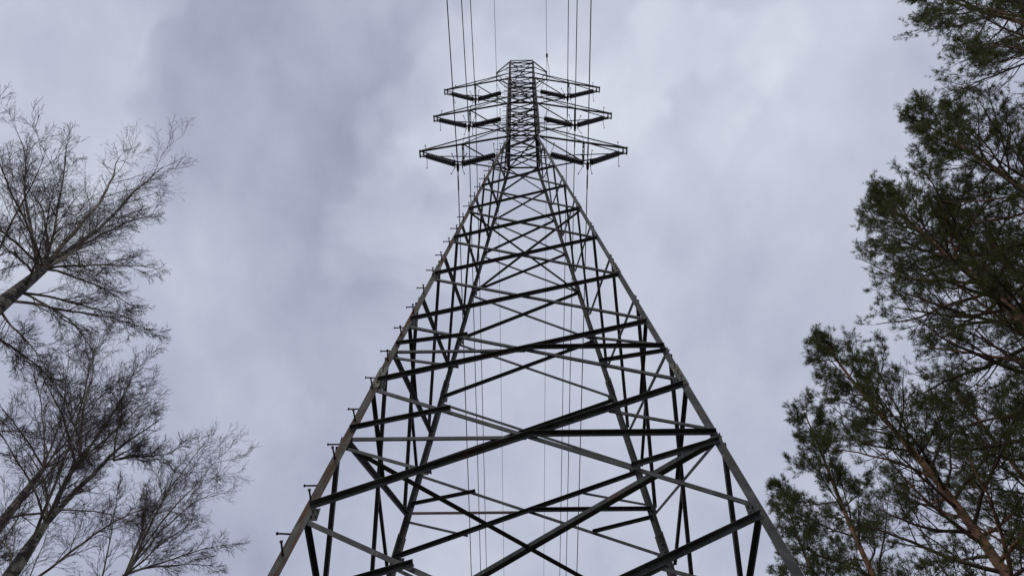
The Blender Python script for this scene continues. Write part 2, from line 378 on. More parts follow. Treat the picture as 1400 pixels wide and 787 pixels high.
# ---- gussets sticking out at the side joints, and splice plates with bolts
for sx in (-1, 1):
    for sy in (-1, 1):
        for z in HL[2:11]:
            bb = 0.16 if z < 20 else 0.12
            P = T(sx*WX(z), sy*WY(z), z)
            mb = MB(); mb.add(box(P+V3(sx*0.014, -sy*bb*0.55, 0), V3(1, 0, 0), V3(0, 1, 0), V3(0, 0, 1), 0.009, bb, bb*1.1)); mb.build('gusset_plate', M_dark, tower)
        for k in (0, 1, 2, 3, 4, 5, 6, 7, 8, 9, 10):
            z = ZL[k]; bb = (0.17 if k > 6 else 0.13 if k > 3 else 0.09)
            P = T(sx*(WX(z)), sy*WY(z), z)
            mb = MB(); mb.add(box(P+V3(-sx*(leg_b(z)*.5+bb*0.35), sy*0.0+(-sy*0.0125), 0), V3(1, 0, 0), V3(0, 1, 0), V3(0, 0, 1), bb, 0.006, bb*1.2))
            for q in range(4):
                c = P+V3(-sx*(leg_b(z)*.5+bb*0.55), 0, 0)+V3((q % 2-.5)*.05, 0, (q//2-.5)*.09)
                mb.add(cyl(c+V3(0, -0.03, 0), c+V3(0, 0.02, 0), 0.010, 6))
            mb.build('gusset_plate', M_steel, tower)
        for zc, ln in ((17.45, 0.62), (24.95, 0.5), (32.3, 0.42)):
            bw = leg_b(zc-0.3)+0.004
            zA, zB_ = zc-ln*0.55/S, zc+ln*0.45/S
            mb = MB()
            A = T(sx*WX(zA), sy*WY(zA), zA)+V3(sx*.010, sy*.010, 0); B = T(sx*WX(zB_), sy*WY(zB_), zB_)+V3(sx*.010, sy*.010, 0)
            mb.add(Lgeo(A, B, V3(-sx, 0, 0), V3(0, -sy, 0), bw+.006, 0.009))
            sp = mb.build('splice_plate', M_plate, tower)
            mb = MB(); nb = 7
            for q in range(nb):
                t = (q+0.6)/nb; c = A*(1-t)+B*t
                for du, dn in ((V3(-sx*(bw*.5+(q % 2-.5)*.022), 0, 0), V3(0, sy, 0)), (V3(0, -sy*(bw*.5+(q % 2-.5)*.022), 0), V3(sx, 0, 0))):
                    mb.add(cyl(c+du-dn*0.002, c+du+dn*0.014, 0.0135, 6)); mb.add(cyl(c+du-dn*0.04, c+du-dn*0.012, 0.011, 6))
            mb.build('bolt_row', M_bolt, sp)
# ---- step bolts on the front left leg: pairs, one pointing sideways, one pointing out
bd = MB(); Lb = 0.175
bd.add(cyl(V3(0.03, 0, 0), V3(-Lb, 0, 0), 0.0115, 8)).add(cyl(V3(-Lb, 0, 0), V3(-Lb-0.014, 0, 0), 0.020, 8)).add(cyl(V3(-0.001, 0, 0), V3(-0.016, 0, 0), 0.017, 6)).add(cyl(V3(0.012, 0, 0), V3(0.026, 0, 0), 0.017, 6))
step0 = bd.build('step_bolt', M_bolt, tower)
first = True; srng = random.Random(3)
def put_step(P, rz):
    global first
    o = step0 if first else step0.copy()
    if not first: COL.objects.link(o); o.parent = tower
    first = False; o.location = P; o.rotation_euler = (srng.uniform(-.05, .05), srng.uniform(-.07, .07), rz+srng.uniform(-.05, .05))
z = -0.5
while z < ZTOP-1:
    bb = leg_b(z)
    st = 1.5 if z < ZB else 1.15
    if z < ZB:
        put_step(T(-WX(z), -WY(z), z)+V3(0, bb*.45, 0), 0)
        z2 = z-0.66; put_step(T(-WX(z2), -WY(z2), z2)+V3(bb*.35, 0, 0), math.pi/2)
    else:
        put_step(T(-WX(z), -WY(z), z)+V3(-0.03 if z < 61 else 0, bb*.45, 0), 0)
    z += st

# ---- plan bracing (diaphragms)
def plan_brace(z, which, b, mtl=M_steel, inset=0.0):
    x, y = WX(z), WY(z)
    if which == 'rl': A, B, s = T(x, -y, z), T(-x, y, z), 1
    else: A, B, s = T(-x, -y, z), T(x, y, z), -1
    d = unit(B-A); A = A+d*0.05; B = B-d*0.05
    n = unit(np.cross(d, V3(0, 0, 1)))
    if n[1] > 0: n = -n
    mb = MB()
    if which == 'rl':      # upright flange on the near side
        mb.add(Lgeo(A+n*b/2, B+n*b/2, -n, V3(0, 0, 1), b, 0.006))
    else:
        mb.add(Lgeo(A-n*b/2+V3(0, 0, -.008), B-n*b/2+V3(0, 0, -.008), n, V3(0, 0, 1), b, 0.006))
    mb.build('plan_brace', mtl, tower)
plan_brace(14.44, 'rl', 0.085); plan_brace(14.44, 'lr', 0.075, M_dark)
plan_brace(31.65, 'rl', 0.05); plan_brace(31.65, 'lr', 0.05, M_dark)

# ---- upper body
A3, A3U, A2, A2U, A1, A1U, ET, EB = 45.98, 48.27, 53.85, 55.93, 61.55, 63.56, 68.13, 66.2
UL = [45.98, 48.27, 50.17, 52.11, 53.85, 55.93, 58.07, 59.78, 61.55, 63.56, 65.26, 66.96, 68.1]
plan_brace(46.0, 'rl', 0.04); plan_brace(53.85, 'rl', 0.04); plan_brace(61.55, 'lr', 0.04, M_dark)
plan_brace(68.05, 'rl', 0.035); plan_brace(68.05, 'lr', 0.035, M_dark)
for i, z in enumerate(UL):
    heavy = z in (A3, A2, A1, A3U)
    for face in ('front', 'back', 'left', 'right'):
        A, B = face_point(face, -1, z, 0.0), face_point(face, 1, z, 0.0)
        d = unit(B-A); A = A+d*0.012; B = B-d*0.012
        n = {'front': V3(0, -1, 0), 'back': V3(0, -1, 0), 'left': V3(1, 0, 0), 'right': V3(-1, 0, 0)}[face]
        red = face in ('front', 'back') and (i in (2, 4, 7, 12) or (face == 'back' and i == 0))
        brace('horizontal_strut', A, B, n, None, 0.05 if heavy else 0.036, 0.005, M_red if red else M_dark, 0.014)
for i in range(len(UL)-1):
    for face in ('front', 'back', 'left', 'right'):
        x_panel(face, UL[i], UL[i+1], 0.036, 0.03, 0, (M_dark, M_dark))

# ---- cross arms
def cross_arm(sx, za, zu, xt, zt=None):
    """lower plane at za, upper chords rooted at zu, tip at x = xt"""
    zt = zt or za; tw = 0.19; root = WX(za)+0.06; b = 0.052
    Nt, Ft = T(sx*xt, -tw-0.03, zt), T(sx*xt, tw-0.03, zt)
    Nr, Fr = T(sx*root, -WY(za)-0.05, za), T(sx*root, WY(za)+0.05, za)
    Nu, Fu = T(sx*root, -WY(zu), zu), T(sx*root, WY(zu), zu)
    f = 0.42
    mb = MB(); up = V3(0, 0, 1)
    mb.add(Lgeo(Nt, Nr, V3(0, 1, 0), up, b*1.15, 0.006)); mb.add(Lgeo(Ft, Fr, V3(0, -1, 0), up, b, 0.006))
    mb.add(Lgeo(Nt+V3(0, 0, .02), Nu, V3(0, 1, 0), up, b*0.7, 0.005)); mb.add(Lgeo(Ft+V3(0, 0, .02), Fu, V3(0, -1, 0), up, b*0.7, 0.005))
    # tip channel
    mb.add(box((Nt+Ft)/2+V3(sx*0.012, 0, 0.0), V3(1, 0, 0), V3(0, 1, 0), up, 0.052, np.linalg.norm(Nt-Ft)+.05, 0.05))
    mb.add(box((Nt+Ft)/2+V3(-sx*0.12, 0, 0.012), V3(1, 0, 0), V3(0, 1, 0), up, 0.05, np.linalg.norm(Nt-Ft)+.03, 0.012))
    arm = mb.build('cross_arm', M_dark, tower)
    Nm, Fm = Nr*(1-f)+Nt*f+0, Fr*(1-f)+Ft*f
    # cross tie at the insulator position (perforated), and lattice of the lower plane
    xm = 3.55; tN = (xt-xm)/(xt-root); Nm = Nt*(1-tN)+Nr*tN; Fm = Ft*(1-tN)+Fr*tN
    for off in (-0.024, 0.024):
        m2 = MB(); m2.add(box((Nm+Fm)/2+V3(off, 0, 0), V3(1, 0, 0), V3(0, 1, 0), up, 0.030, np.linalg.norm(Nm-Fm), 0.04)); m2.build('cross_tie', M_dark, arm)
    m2 = MB()
    for q in np.linspace(0.08, 0.92, 6): 
        if abs(q-.5) > .1: m2.add(box(Nm*(1-q)+Fm*q, V3(1, 0, 0), V3(0, 1, 0), up, 0.05, 0.09, 0.03))
    m2.build('tie_batten', M_dark, arm)
    def rod(A, B, bb=0.032, side=V3(0, 1, 0)):
        m3 = MB(); m3.add(Lgeo(A, B, side, up, bb, 0.005)); m3.build('arm_brace', M_dark, arm)
    if sx < 0: rod(Nt+V3(.03, 0.02, 0.012), Fm+V3(0, -.01, 0.012)); rod(Nm+V3(0, 0, 0.012), Fr+V3(0, -.03, 0.012), 0.04)
    else: rod(Nm+V3(0, 0.0, 0.012), Ft+V3(-.03, -.02, 0.012)); rod(Nr+V3(0.03, 0.03, 0.012), Fm+V3(0, -.01, 0.012), 0.04)
    # near and far vertical lattice
    for (P, Q, r_) in ((Nm, Nt, Nu), (Fm, Ft, Fu)):
        rod(P+V3(0, 0, .02), r_+V3(0, 0, -.03), 0.026)
        tt = abs(P[0]-Q[0])/abs(r_[0]-Q[0]); top = Q*(1-tt)+r_*tt
        m3 = MB(); m3.add(cyl(P, top, 0.009, 6)); m3.add(polytube([top+V3(-sx*.05*math.cos(a), 0, .09+.06*math.sin(a)) for a in np.linspace(-2.2, 2.2, 7)], 0.007, 5)); m3.build('hanger_rod', M_dark, arm)
    # root plates
    for P in (Nr, Fr):
        m3 = MB(); m3.add(box(P+V3(-sx*0.0, 0, 0), V3(1, 0, 0), V3(0, 1, 0), up, 0.13, 0.014, 0.10)); m3.build('root_plate', M_red if P is Nr else M_dark, arm)
    return arm
ARM = {3: (A3, A3U, 6.08), 2: (A2, A2U, 5.98), 1: (A1, A1U, 5.88)}
for k in (3, 2, 1):
    for sx in (-1, 1): cross_arm(sx, *ARM[k])
# earth wire arms at the tower head
def earth_arm(sx):
    xt, zt, tw = 2.06, 66.95, 0.29; up = V3(0, 0, 1)
    Nt, Ft = T(sx*xt, -tw, zt), T(sx*xt, tw, zt); x0 = WX(68)
    mb = MB()
    for (P, sy) in ((Nt, -1), (Ft, 1)):
        mb.add(Lgeo(P, T(sx*x0, sy*WY(68), 68.0), V3(0, -sy, 0), up, 0.044, 0.005))
        mb.add(Lgeo(P+V3(0, 0, -.03), T(sx*x0, sy*WY(66), 65.9), V3(0, -sy, 0), up, 0.044, 0.005))
    mb.add(box((Nt+Ft)/2, V3(1, 0, 0), V3(0, 1, 0), up, 0.05, 2*tw*S+.04, 0.045))
    arm = mb.build('earth_wire_arm', M_dark, tower)
    m2 = MB(); m2.add(Lgeo(Nt+V3(-sx*.03, .02, 0), T(sx*x0, WY(67), 66.9), V3(0, 1, 0), up, 0.028, 0.005)); m2.build('arm_brace', M_dark, arm)
for sx in (-1, 1): earth_arm(sx)

# ================================================================== INSULATORS, CLAMPS AND WIRES
side_w = {-1: 'left', 1: 'right'}; lvl_w = {3: 'lowest', 2: 'middle', 1: 'topmost'}
CL = {(3, -1): (-3.70, 43.55), (3, 1): (3.60, 43.45), (2, -1): (-3.51, 51.55), (2, 1): (3.39, 51.35), (1, -1): (-3.42, 58.75), (1, 1): (3.34, 59.15)}
def insulator(k, sx, outer):
    za = ARM[k][0]; xc, zc = CL[(k, sx)]
    C = T(xc, 0, zc+0.30)
    Tp = T(sx*(ARM[k][2]-0.12), 0, za-0.02) if outer else T(sx*(WX(za)+0.02), 0, za+0.25)
    lab = ('dark insulator string, %s half of the V under the %s %s arm' % ('tip-side' if outer else 'tower-side', lvl_w[k], side_w[sx]))
    o = empty('insulator_string', Tp, lab, 'insulator', 'dark insulator strings hung in V pairs under the cross arms')
    d = unit(C-Tp); L = np.linalg.norm(C-Tp); A = V3(0, 0, 0); B = d*L
    s0 = 0.10 if outer else L-1.66; s1 = L-0.20
    if outer: s0 = max(0.10, s1-1.42)
    else: s0 = s1-1.40
    prof = []; n = 15; p = (s1-s0)/n
    for i in range(n):
        s = s0+i*p
        prof += [(s, 0.05), (s+p*0.10, 0.07), (s+p*0.30, 0.096), (s+p*0.72, 0.102), (s+p*0.84, 0.068), (s+p*0.98, 0.05)]
    mb = MB(); mb.add(lathe(A, B, prof, 14)); mb.build('insulator_discs', M_ins, o)
    mb = MB(); mb.add(cyl(A, d*s0, 0.016, 6)); mb.build('top_link', M_bolt, o)
    mb = MB(); mb.add(cyl(d*s1, B, 0.016, 6)); mb.add(box(d*(s1+.03), V3(0, 1, 0), np.cross(d, V3(0, 1, 0)), d, .30, .03, .02)); mb.build('bottom_link', M_bolt, o)
    dirs = unit(np.cross(V3(0, 1, 0), d))
    rr = random.Random(k*10+sx*3+outer)
    for s, hl in ((s0-0.01, 0.40), (s1+0.02, 0.34)):
        for sy in (-1, 1):
            P = d*s+V3(0, sy*0.10, 0); hl2 = hl*rr.uniform(.8, 1.1); lean = V3(rr.uniform(-.12, .12), 0, 0)
            end = P+V3(0, sy*hl2*0.85, 0)+lean+d*(0.10 if s < L/2 else -0.10)
            mb = MB(); mb.add(polytube([d*s, P, P*.5+end*.5+d*.02, end], 0.009, 6)); mb.add(lathe(end-V3(0, .022, 0), end+V3(0, .022, 0), [(0, .012), (.012, .024), (.032, .024), (.044, .012)], 8)); mb.build('arcing_horn', M_bolt, o)
for k in (3, 2, 1):
    for sx in (-1, 1):
        for outer in (True, False): insulator(k, sx, outer)
        xc, zc = CL[(k, sx)]
        P = T(xc, 0, zc+0.30)
        o = empty('suspension_clamp', P, 'small steel clamp at the bottom of the V under the %s %s cross arm' % (lvl_w[k], side_w[sx]), 'clamp', 'suspension clamps holding the conductors')
        mb = MB(); mb.add(box(V3(0, 0, -0.0), V3(1, 0, 0), V3(0, 1, 0), V3(0, 0, 1), 0.22, 0.02, 0.07)); mb.build('yoke_plate', M_bolt, o)
        mb = MB(); mb.add(cyl(V3(0, 0, -.03), V3(0, 0, -0.20), 0.018, 6)); mb.build('link', M_bolt, o)
        mb = MB(); mb.add(lathe(V3(0, -.17, -.20), V3(0, .17, -.20), [(0, .02), (.04, .04), (.17, .055), (.30, .04), (.34, .02)], 8)); mb.build('clamp_body', M_bolt, o)
def wire(name, P, kn, kf, r, s, label, cat, group, damp=True):
    """parabolic spans to both neighbours, 250 m each"""
    L = 250.0; pts = []
    ts = [0, .3, .8, 1.5, 3, 5, 8, 12, 17, 24, 32, 45, 60, 80, 105, 135, 165, 200, 250]
    for side, kx in ((-1, kn), (1, kf)):
        q = [(P[0]+kx*t, P[1]+side*t, P[2]-s*t*(1-t/L)) for t in ts]
        pts = q[::-1] if side == -1 else pts+q[1:]
    o = empty(name, P, label, cat, group)
    mb = MB(); mb.add(polytube([np.array(p)-P for p in pts], r, 6)); mb.build('strand', M_wire, o)
    if damp:
        for side, kx in ((-1, kn), (1, kf)):
            t = 0.55; c = V3(kx*t, side*t, -s*t)
            mb = MB(); mb.add(lathe(c+V3(0, -.28, s*.28*side), c+V3(0, .28, -s*.28*side), [(0, .016), (.05, .024), (.28, .026), (.51, .024), (.56, .016)], 8)); mb.build('armour_rod', M_wire, o)
WP = {(3, -1): (-.0064, -.0085), (2, -1): (-.0086, -.0098), (1, -1): (-.0068, -.0095), (1, 1): (-.0103, -.0078), (2, 1): (-.0075, -.0077), (3, 1): (-.0134, -.0083)}
for (k, sx), (kn, kf) in WP.items():
    xc, zc = CL[(k, sx)]
    wire('conductor_wire', T(xc, 0, zc)-V3(0, 0, 0.02), kn, kf, 0.0165, 0.10, 'dark power line passing under the %s %s cross arm' % (lvl_w[k], side_w[sx]), 'power line', 'conductors strung through the pylon')
wire('earth_wire', T(-2.06, 0, 66.75), -.0026, -.0086, 0.010, 0.10, 'thin earth wire running over the head of the pylon, left of its top', 'earth wire', 'earth wires at the head of the pylon', False)
wire('earth_wire', T(2.06, 0, 66.75), -.0146, -.0067, 0.010, 0.10, 'thin earth wire running over the head of the pylon, with a sagging jumper', 'earth wire', 'earth wires at the head of the pylon', False)
ew = [o for o in bpy.data.objects if o.name.startswith('earth_wire.')][0]
mb = MB(); mb.add(polytube([V3(0, -1.0, -.10), V3(.02, -.8, -.26), V3(.09, -.45, -.42), V3(.12, 0.0, -.34), V3(.03, .28, -.05), V3(0, .34, .02)], 0.011, 6)); mb.build('jumper', M_wire, ew)
mb = MB(); mb.add(lathe(V3(0, -1.12, -.10), V3(0, -.88, -.09), [(0, .015), (.05, .05), (.19, .05), (.24, .015)], 8)); mb.build('wire_clamp', M_bolt, ew)

# ================================================================== TREES
def rnd_unit(n, r):
    v = r.normal(size=(n, 3)); return v/np.linalg.norm(v, axis=1)[:, None]
def norm(v): return v/np.maximum(np.linalg.norm(v, axis=-1, keepdims=True), 1e-9)
def grow(P0, D0, L, R0, nseg, wander, trop, r, tip=0.25, trop_late=None):
    n = len(P0); pts = np.zeros((n, nseg+1, 3)); pts[:, 0] = P0; d = norm(D0.copy()); dirs = np.zeros((n, nseg+1, 3)); dirs[:, 0] = d
    for i in range(nseg):
        tv = trop if trop_late is None else (np.array(trop)*(1-i/nseg)+np.array(trop_late)*(i/nseg))
        d = norm(d+wander*rnd_unit(n, r)+np.array(tv)[None, :]); pts[:, i+1] = pts[:, i]+d*(L/nseg)[:, None]; dirs[:, i+1] = d
    rad = R0[:, None]*np.linspace(1, tip, nseg+1)[None, :]
    return pts, dirs, rad
def spawn(pts, dirs, rad, L, k, f0, f1, ang0, ang1, lf, rf, r, up=0.0, lfall=0.55, planar=0.0):
    n, m1, _ = pts.shape; ns = m1-1
    idx = np.repeat(np.arange(n), k); t = r.uniform(f0, f1, n*k)
    base = np.tile((np.arange(k)+0.5)/k, n); t = f0+(f1-f0)*np.clip(base+r.uniform(-.6, .6, n*k)/k, 0, 1)
    s = np.clip((t*ns).astype(int), 0, ns-1); fr = (t*ns-s)[:, None]
    P = pts[idx, s]*(1-fr)+pts[idx, s+1]*fr; d = norm(dirs[idx, s]*(1-fr)+dirs[idx, s+1]*fr)
    rr = (rad[idx, s]*(1-fr[:, 0])+rad[idx, s+1]*fr[:, 0])
    q = rnd_unit(n*k, r)
    if planar: q[:, 2] *= (1-planar)
    q = norm(q-d*np.sum(q*d, axis=1)[:, None])
    a = r.uniform(ang0, ang1, n*k)[:, None]
    nd_ = norm(d*np.cos(a)+q*np.sin(a)+np.array([0, 0, up]))
    Lc = L[idx]*lf*(1-lfall*(t-f0)/(f1-f0+1e-6))*r.uniform(.65, 1.2, n*k)
    return P, nd_, Lc, np.minimum(rr*rf, rr*.9)
def tubes(pts, rad, sides):
    n, m, _ = pts.shape
    ax = norm(pts[:, -1]-pts[:, 0]); ref = np.where(np.abs(ax[:, 2:3]) < 0.9, np.array([[0, 0, 1.]]), np.array([[1., 0, 0]]))
    u = norm(np.cross(ax, ref)); v = np.cross(ax, u)
    an = np.arange(sides)*2*math.pi/sides
    ring = u[:, None, :]*np.cos(an)[None, :, None]+v[:, None, :]*np.sin(an)[None, :, None]      # n,sides,3
    V = pts[:, :, None, :]+rad[:, :, None, None]*ring[:, None, :, :]
    V = V.reshape(-1, 3)
    b = (np.arange(n)*m*sides)[:, None, None]; i = (np.arange(m-1)*sides)[None, :, None]; k = np.arange(sides)[None, None, :]; k2 = (k+1) % sides
    Fq = np.stack([b+i+k, b+i+k2, b+i+sides+k2, b+i+sides+k], axis=-1).reshape(-1, 4)
    return V, Fq
def joined(list_vf):
    Vs = []; Fs = []; o = 0
    for V, F in list_vf: Vs.append(V); Fs.append(F+o); o += len(V)
    return np.concatenate(Vs), np.concatenate(Fs)
def at(az_deg, dist):
    a = math.radians(az_deg); return V3(CAMXY[0]+dist*math.sin(a), CAMXY[1]+dist*math.cos(a), 0)
def clean_trunk(base, H, r0, lean, r, nseg=16, wob=0.35, tip=0.16):
    zt = np.linspace(0, 1, nseg+1); ph = r.uniform(0, 6.28, 4)
    x = lean[0]*zt+wob*(np.sin(zt*5+ph[0])-math.sin(ph[0]))*0.35*zt+wob*.2*(np.sin(zt*11+ph[1])-math.sin(ph[1]))*zt
    y = lean[1]*zt+wob*(np.sin(zt*4.3+ph[2])-math.sin(ph[2]))*0.35*zt+wob*.2*(np.sin(zt*12+ph[3])-math.sin(ph[3]))*zt
    pts = np.stack([x, y, zt*H-0.1], 1)[None]; d = norm(np.gradient(pts[0], axis=0))[None]
    rad = (r0*((1-zt)**0.8*(1-tip)+tip)*(1+0.35*np.exp(-zt*H/0.5)))[None]
    return pts, d, rad

def limb_curve(P0, P2, r, n=16, wob=0.045, sag=0.10):
    """a limb that leaves its fork steeply and bends outwards to its tip"""
    P0 = np.array(P0, float); P2 = np.array(P2, float); L = np.linalg.norm(P2-P0)
    out_ = (P2-P0)*np.array([1, 1, 0]); M = (P0+P2)/2-out_*sag+np.array([0, 0, sag*L*0.5])
    t = np.linspace(0, 1, n+1)[:, None]; pts = (1-t)**2*P0+2*t*(1-t)*M+t*t*P2
    nz = np.zeros((n+1, 3)); v = np.zeros(3)
    for i in range(1, n+1): v = 0.72*v+r.normal(size=3)*0.5; nz[i] = nz[i-1]+v
    nz -= t*nz[-1]; nz *= wob*L/6
    return pts+nz, L
def birch(base, fork, r0, seed, label, limbs, n2=12, dens=1.0, rt=0.55, side=4, sideL=3.2):
    """limbs: (start point, tip point, radius at the start)"""
    r = np.random.default_rng(seed); base = np.array([base[0], base[1], 0.0]); fork = np.array(fork, float)
    t = empty('birch_tree', base, label, 'birch tree', 'bare birch trees on the left')
    n = 18; q = np.linspace(0, 1, n+1)[:, None]; tp = base-np.array([0, 0, .1])+q*(fork-base+np.array([0, 0, .1]))
    tp += np.sin(q*7+seed)*q*(1-q)*np.array([0.22, 0.16, 0])
    tr = r0*((1-q[:, 0])*(1-rt)+rt)*np.where(q[:, 0] > .9, 1-(q[:, 0]-.9)*4.0, 1.0)*(1+0.3*np.exp(-q[:, 0]*fork[2]/0.5)); tr *= 1+0.04*r.normal(size=n+1)
    V, Fq = tubes((tp-base)[None], tr[None], 14); tk = big_mesh('trunk', V, Fq, M_birch, t, True)
    NS = 16; lp = []; LL = []; lr = []
    limbs = [(a_, tuple(np.array(a_)+(np.array(b_)-np.array(a_))*0.83), c_*0.55) for a_, b_, c_ in limbs]
    for k in range(side):     # side limbs on the upper trunk
        f = 0.66+0.32*k/side+r.uniform(-.02, .02); p0 = base*(1-f)+fork*f; aa = k*2.4+r.uniform(0, 1); ll = sideL*r.uniform(.7, 1.15)
        limbs.append((p0, p0+np.array([math.cos(aa)*ll*.72, math.sin(aa)*ll*.72, ll*.68]), 0.03))
    for (p0, p2, rr) in limbs:
        pts, L = limb_curve(p0, p2, r, NS); lp.append(pts-base); LL.append(L); lr.append(np.maximum(rr*np.linspace(1, 0.10, NS+1)**0.8, 0.004))
    lp = np.array(lp); L = np.array(LL); lr = np.array(lr); ld = norm(np.gradient(lp, axis=1))
    for i in range(len(lp)):
        V, Fq = tubes(lp[i:i+1], lr[i:i+1], 8); big_mesh('limb', V, Fq, M_birch if lr[i, 0] > 0.05 else M_bbr, t, True)
    P, D, L2, R2 = spawn(lp, ld, lr, L, n2, 0.10, 0.98, 0.35, 0.9, 0.36, 0.45, r, up=0.08, lfall=0.42); L2 = np.clip(L2, .5, 3.0)
    bp, bdir, br = grow(P, D, L2, np.clip(R2, 0.0065, 0.018), 10, 0.13, (0, 0, 0.035), r, tip=0.2)
    V, Fq = tubes(bp, br, 5); o = big_mesh('branches', V, Fq, M_bbr, t, True); o['kind'] = 'stuff'
    parts = []
    P, D, L3, R3 = spawn(bp, bdir, br, L2, int(9*dens), 0.15, 1.0, 0.35, 0.9, 0.48, 0.5, r, up=0.02, lfall=0.4)
    P_, D_, L_, R_2 = spawn(lp, ld, lr, L, int(12*dens), 0.40, 1.0, 0.35, 0.8, 0.14, 0.5, r, up=0.05, lfall=0.4)
    P = np.concatenate([P, P_]); D = np.concatenate([D, D_]); L3 = np.concatenate([L3, L_]); R3 = np.concatenate([R3, R_2])
    cp, cd, crd = grow(P, D, L3, np.clip(R3, 0.0040, 0.0085), 5, 0.14, (0, 0, 0.03), r, tip=0.45, trop_late=(0, 0, 0.0))
    parts.append(tubes(cp, crd, 3))
    P, D, L4, R4 = spawn(cp, cd, crd, L3, int(6.9*dens), 0.10, 1.0, 0.3, 0.85, 0.55, 0.6, r, up=-0.01, lfall=0.35); L4 = np.clip(L4, 0.12, 0.7)
    ep, ed, er = grow(P, D, L4, np.clip(R4, 0.0022, 0.0036), 3, 0.16, (0, 0, 0.01), r, tip=0.6, trop_late=(0, 0, -0.05))
    parts.append(tubes(ep, er, 3))
    P, D, L5, R5 = spawn(ep, ed, er, L4, 2, 0.2, 0.9, 0.3, 0.7, 0.5, 0.7, r, up=-0.02, lfall=0.2)
    gp, gd, gr = grow(P, D, np.clip(L5, 0.06, 0.35), np.full(len(P), 0.0022), 1, 0.0, (0, 0, 0.0), r, tip=0.8)
    parts.append(tubes(gp, gr, 3))
    V, Fq = joined(parts); o = big_mesh('twigs', V, Fq, M_btw, t); o['kind'] = 'stuff'

NT = [0]
def pine(az_, dist, H, Hc, rad_c, r0, seed, label, n1=34, lean=(0, 0), wob=0.4, dens=1.0, mtl=M_needle, top_up=0.55):
    r = np.random.default_rng(seed); base = at(az_, dist)
    t = empty('pine_tree', base, label, 'pine tree', 'tall pine trees on the right')
    tp, td, tr = clean_trunk(base, H-0.3, r0, lean, r, 22, wob, tip=0.10)
    V, Fq = tubes(tp, tr, 12); big_mesh('trunk', V, Fq, M_pine, t, True)
    f0 = Hc/H; n = n1
    fr = f0+(1-f0)*((np.arange(n)+r.uniform(0, 1, n))/n)**0.9*0.985; ns = tp.shape[1]-1
    s = np.clip((fr*ns).astype(int), 0, ns-1); q = (fr*ns-s)[:, None]
    P = tp[0, s]*(1-q)+tp[0, s+1]*q; trr = tr[0, s]*(1-q[:, 0])+tr[0, s+1]*q[:, 0]
    a = np.arange(n)*2.4+r.uniform(-.4, .4, n); g = (fr-f0)/(1-f0)
    el = 0.15+0.75*g+r.uniform(-.15, .2, n)
    D = np.stack([np.cos(a)*np.cos(el), np.sin(a)*np.cos(el), np.sin(el)], 1)
    shape = np.clip(1.0-0.80*g**1.8, 0.2, 1)*np.clip(0.75+1.0*g, 0, 1)
    L = rad_c*shape*r.uniform(.72, 1.18, n)
    bp, bdr, br = grow(P, D, L, np.clip(trr*0.48, 0.012, 0.06), 10, 0.16, (0, 0, 0.05), r, tip=0.22)
    for i in range(n):
        V, Fq = tubes(bp[i:i+1], br[i:i+1], 6); big_mesh('branch', V, Fq, M_pine if (br[i, 0] > 0.03 and i % 3 == 0) else M_pbr, t, True)
    parts = []
    P, D, L2, R2 = spawn(bp, bdr, br, L, int(10*dens), 0.22, 1.0, 0.5, 1.0, 0.46, 0.55, r, up=0.14, lfall=0.55, planar=0.35)
    cp, cd, crd = grow(P, D, np.maximum(L2, .25), np.clip(R2, 0.006, 0.018), 6, 0.20, (0, 0, 0.07), r, tip=0.4)
    parts.append(tubes(cp, crd, 3)); L2 = np.maximum(L2, .25)
    P, D, L3, R3 = spawn(cp, cd, crd, L2, int(6*dens), 0.25, 1.0, 0.45, 1.0, 0.50, 0.6, r, up=0.12, lfall=0.3)
    L3 = np.clip(L3, 0.14, 0.6)
    ep, ed, er = grow(P, D, L3, np.clip(R3, 0.004, 0.008), 2, 0.28, (0, 0, 0.10), r, tip=0.6)
    parts.append(tubes(ep, er, 3))
    V, Fq = joined(parts); o = big_mesh('branchlets', V, Fq, M_pbr, t); o['kind'] = 'stuff'
    # shoots that carry needles: tips of L3, L2 plus a few from L1 tips
    shootP = [ep[:, -2], cp[:, -2], bp[:, -1]]; shootD = [ed[:, -1], cd[:, -1], bdr[:, -1]]
    P, D, _, _ = spawn(ep, ed, er, L3, 2, 0.25, 0.9, 0.4, 0.9, 0.3, 0.6, r, up=0.15); shootP.append(P); shootD.append(D)
    P = np.concatenate(shootP); D = norm(np.concatenate(shootD)+np.array([0, 0, 0.25])); keep = r.uniform(size=len(P)) < (0.86-0.25*(P[:, 2] > H*0.9)); P = P[keep]; D = D[keep]
    ms = len(P); K = 17; Ls = r.uniform(0.05, 0.12, ms); P = P+rnd_unit(ms, r)*0.03; D = norm(D+0.5*rnd_unit(ms, r))
    idx = np.repeat(np.arange(ms), K); tt = r.uniform(0.05, 1.0, ms*K)
    d = D[idx]; pos = P[idx]+d*(Ls[idx]*tt)[:, None]
    qv = rnd_unit(ms*K, r); qv = norm(qv-d*np.sum(qv*d, 1)[:, None])
    an = (1.65-1.25*tt+r.uniform(-.25, .25, ms*K))[:, None]
    nd_ = norm(d*np.cos(an)+qv*np.sin(an)); nl = r.uniform(0.06, 0.105, ms*K)[:, None]
    sidev = norm(np.cross(nd_, rnd_unit(ms*K, r)))*0.0038
    tipp = pos+nd_*nl
    V = np.stack([pos-sidev, pos+sidev, tipp], 1).reshape(-1, 3); Fq = np.arange(len(V)).reshape(-1, 3)
    o = big_mesh('needles', V, Fq, mtl, t); o['kind'] = 'stuff'; NT[0] += len(Fq)

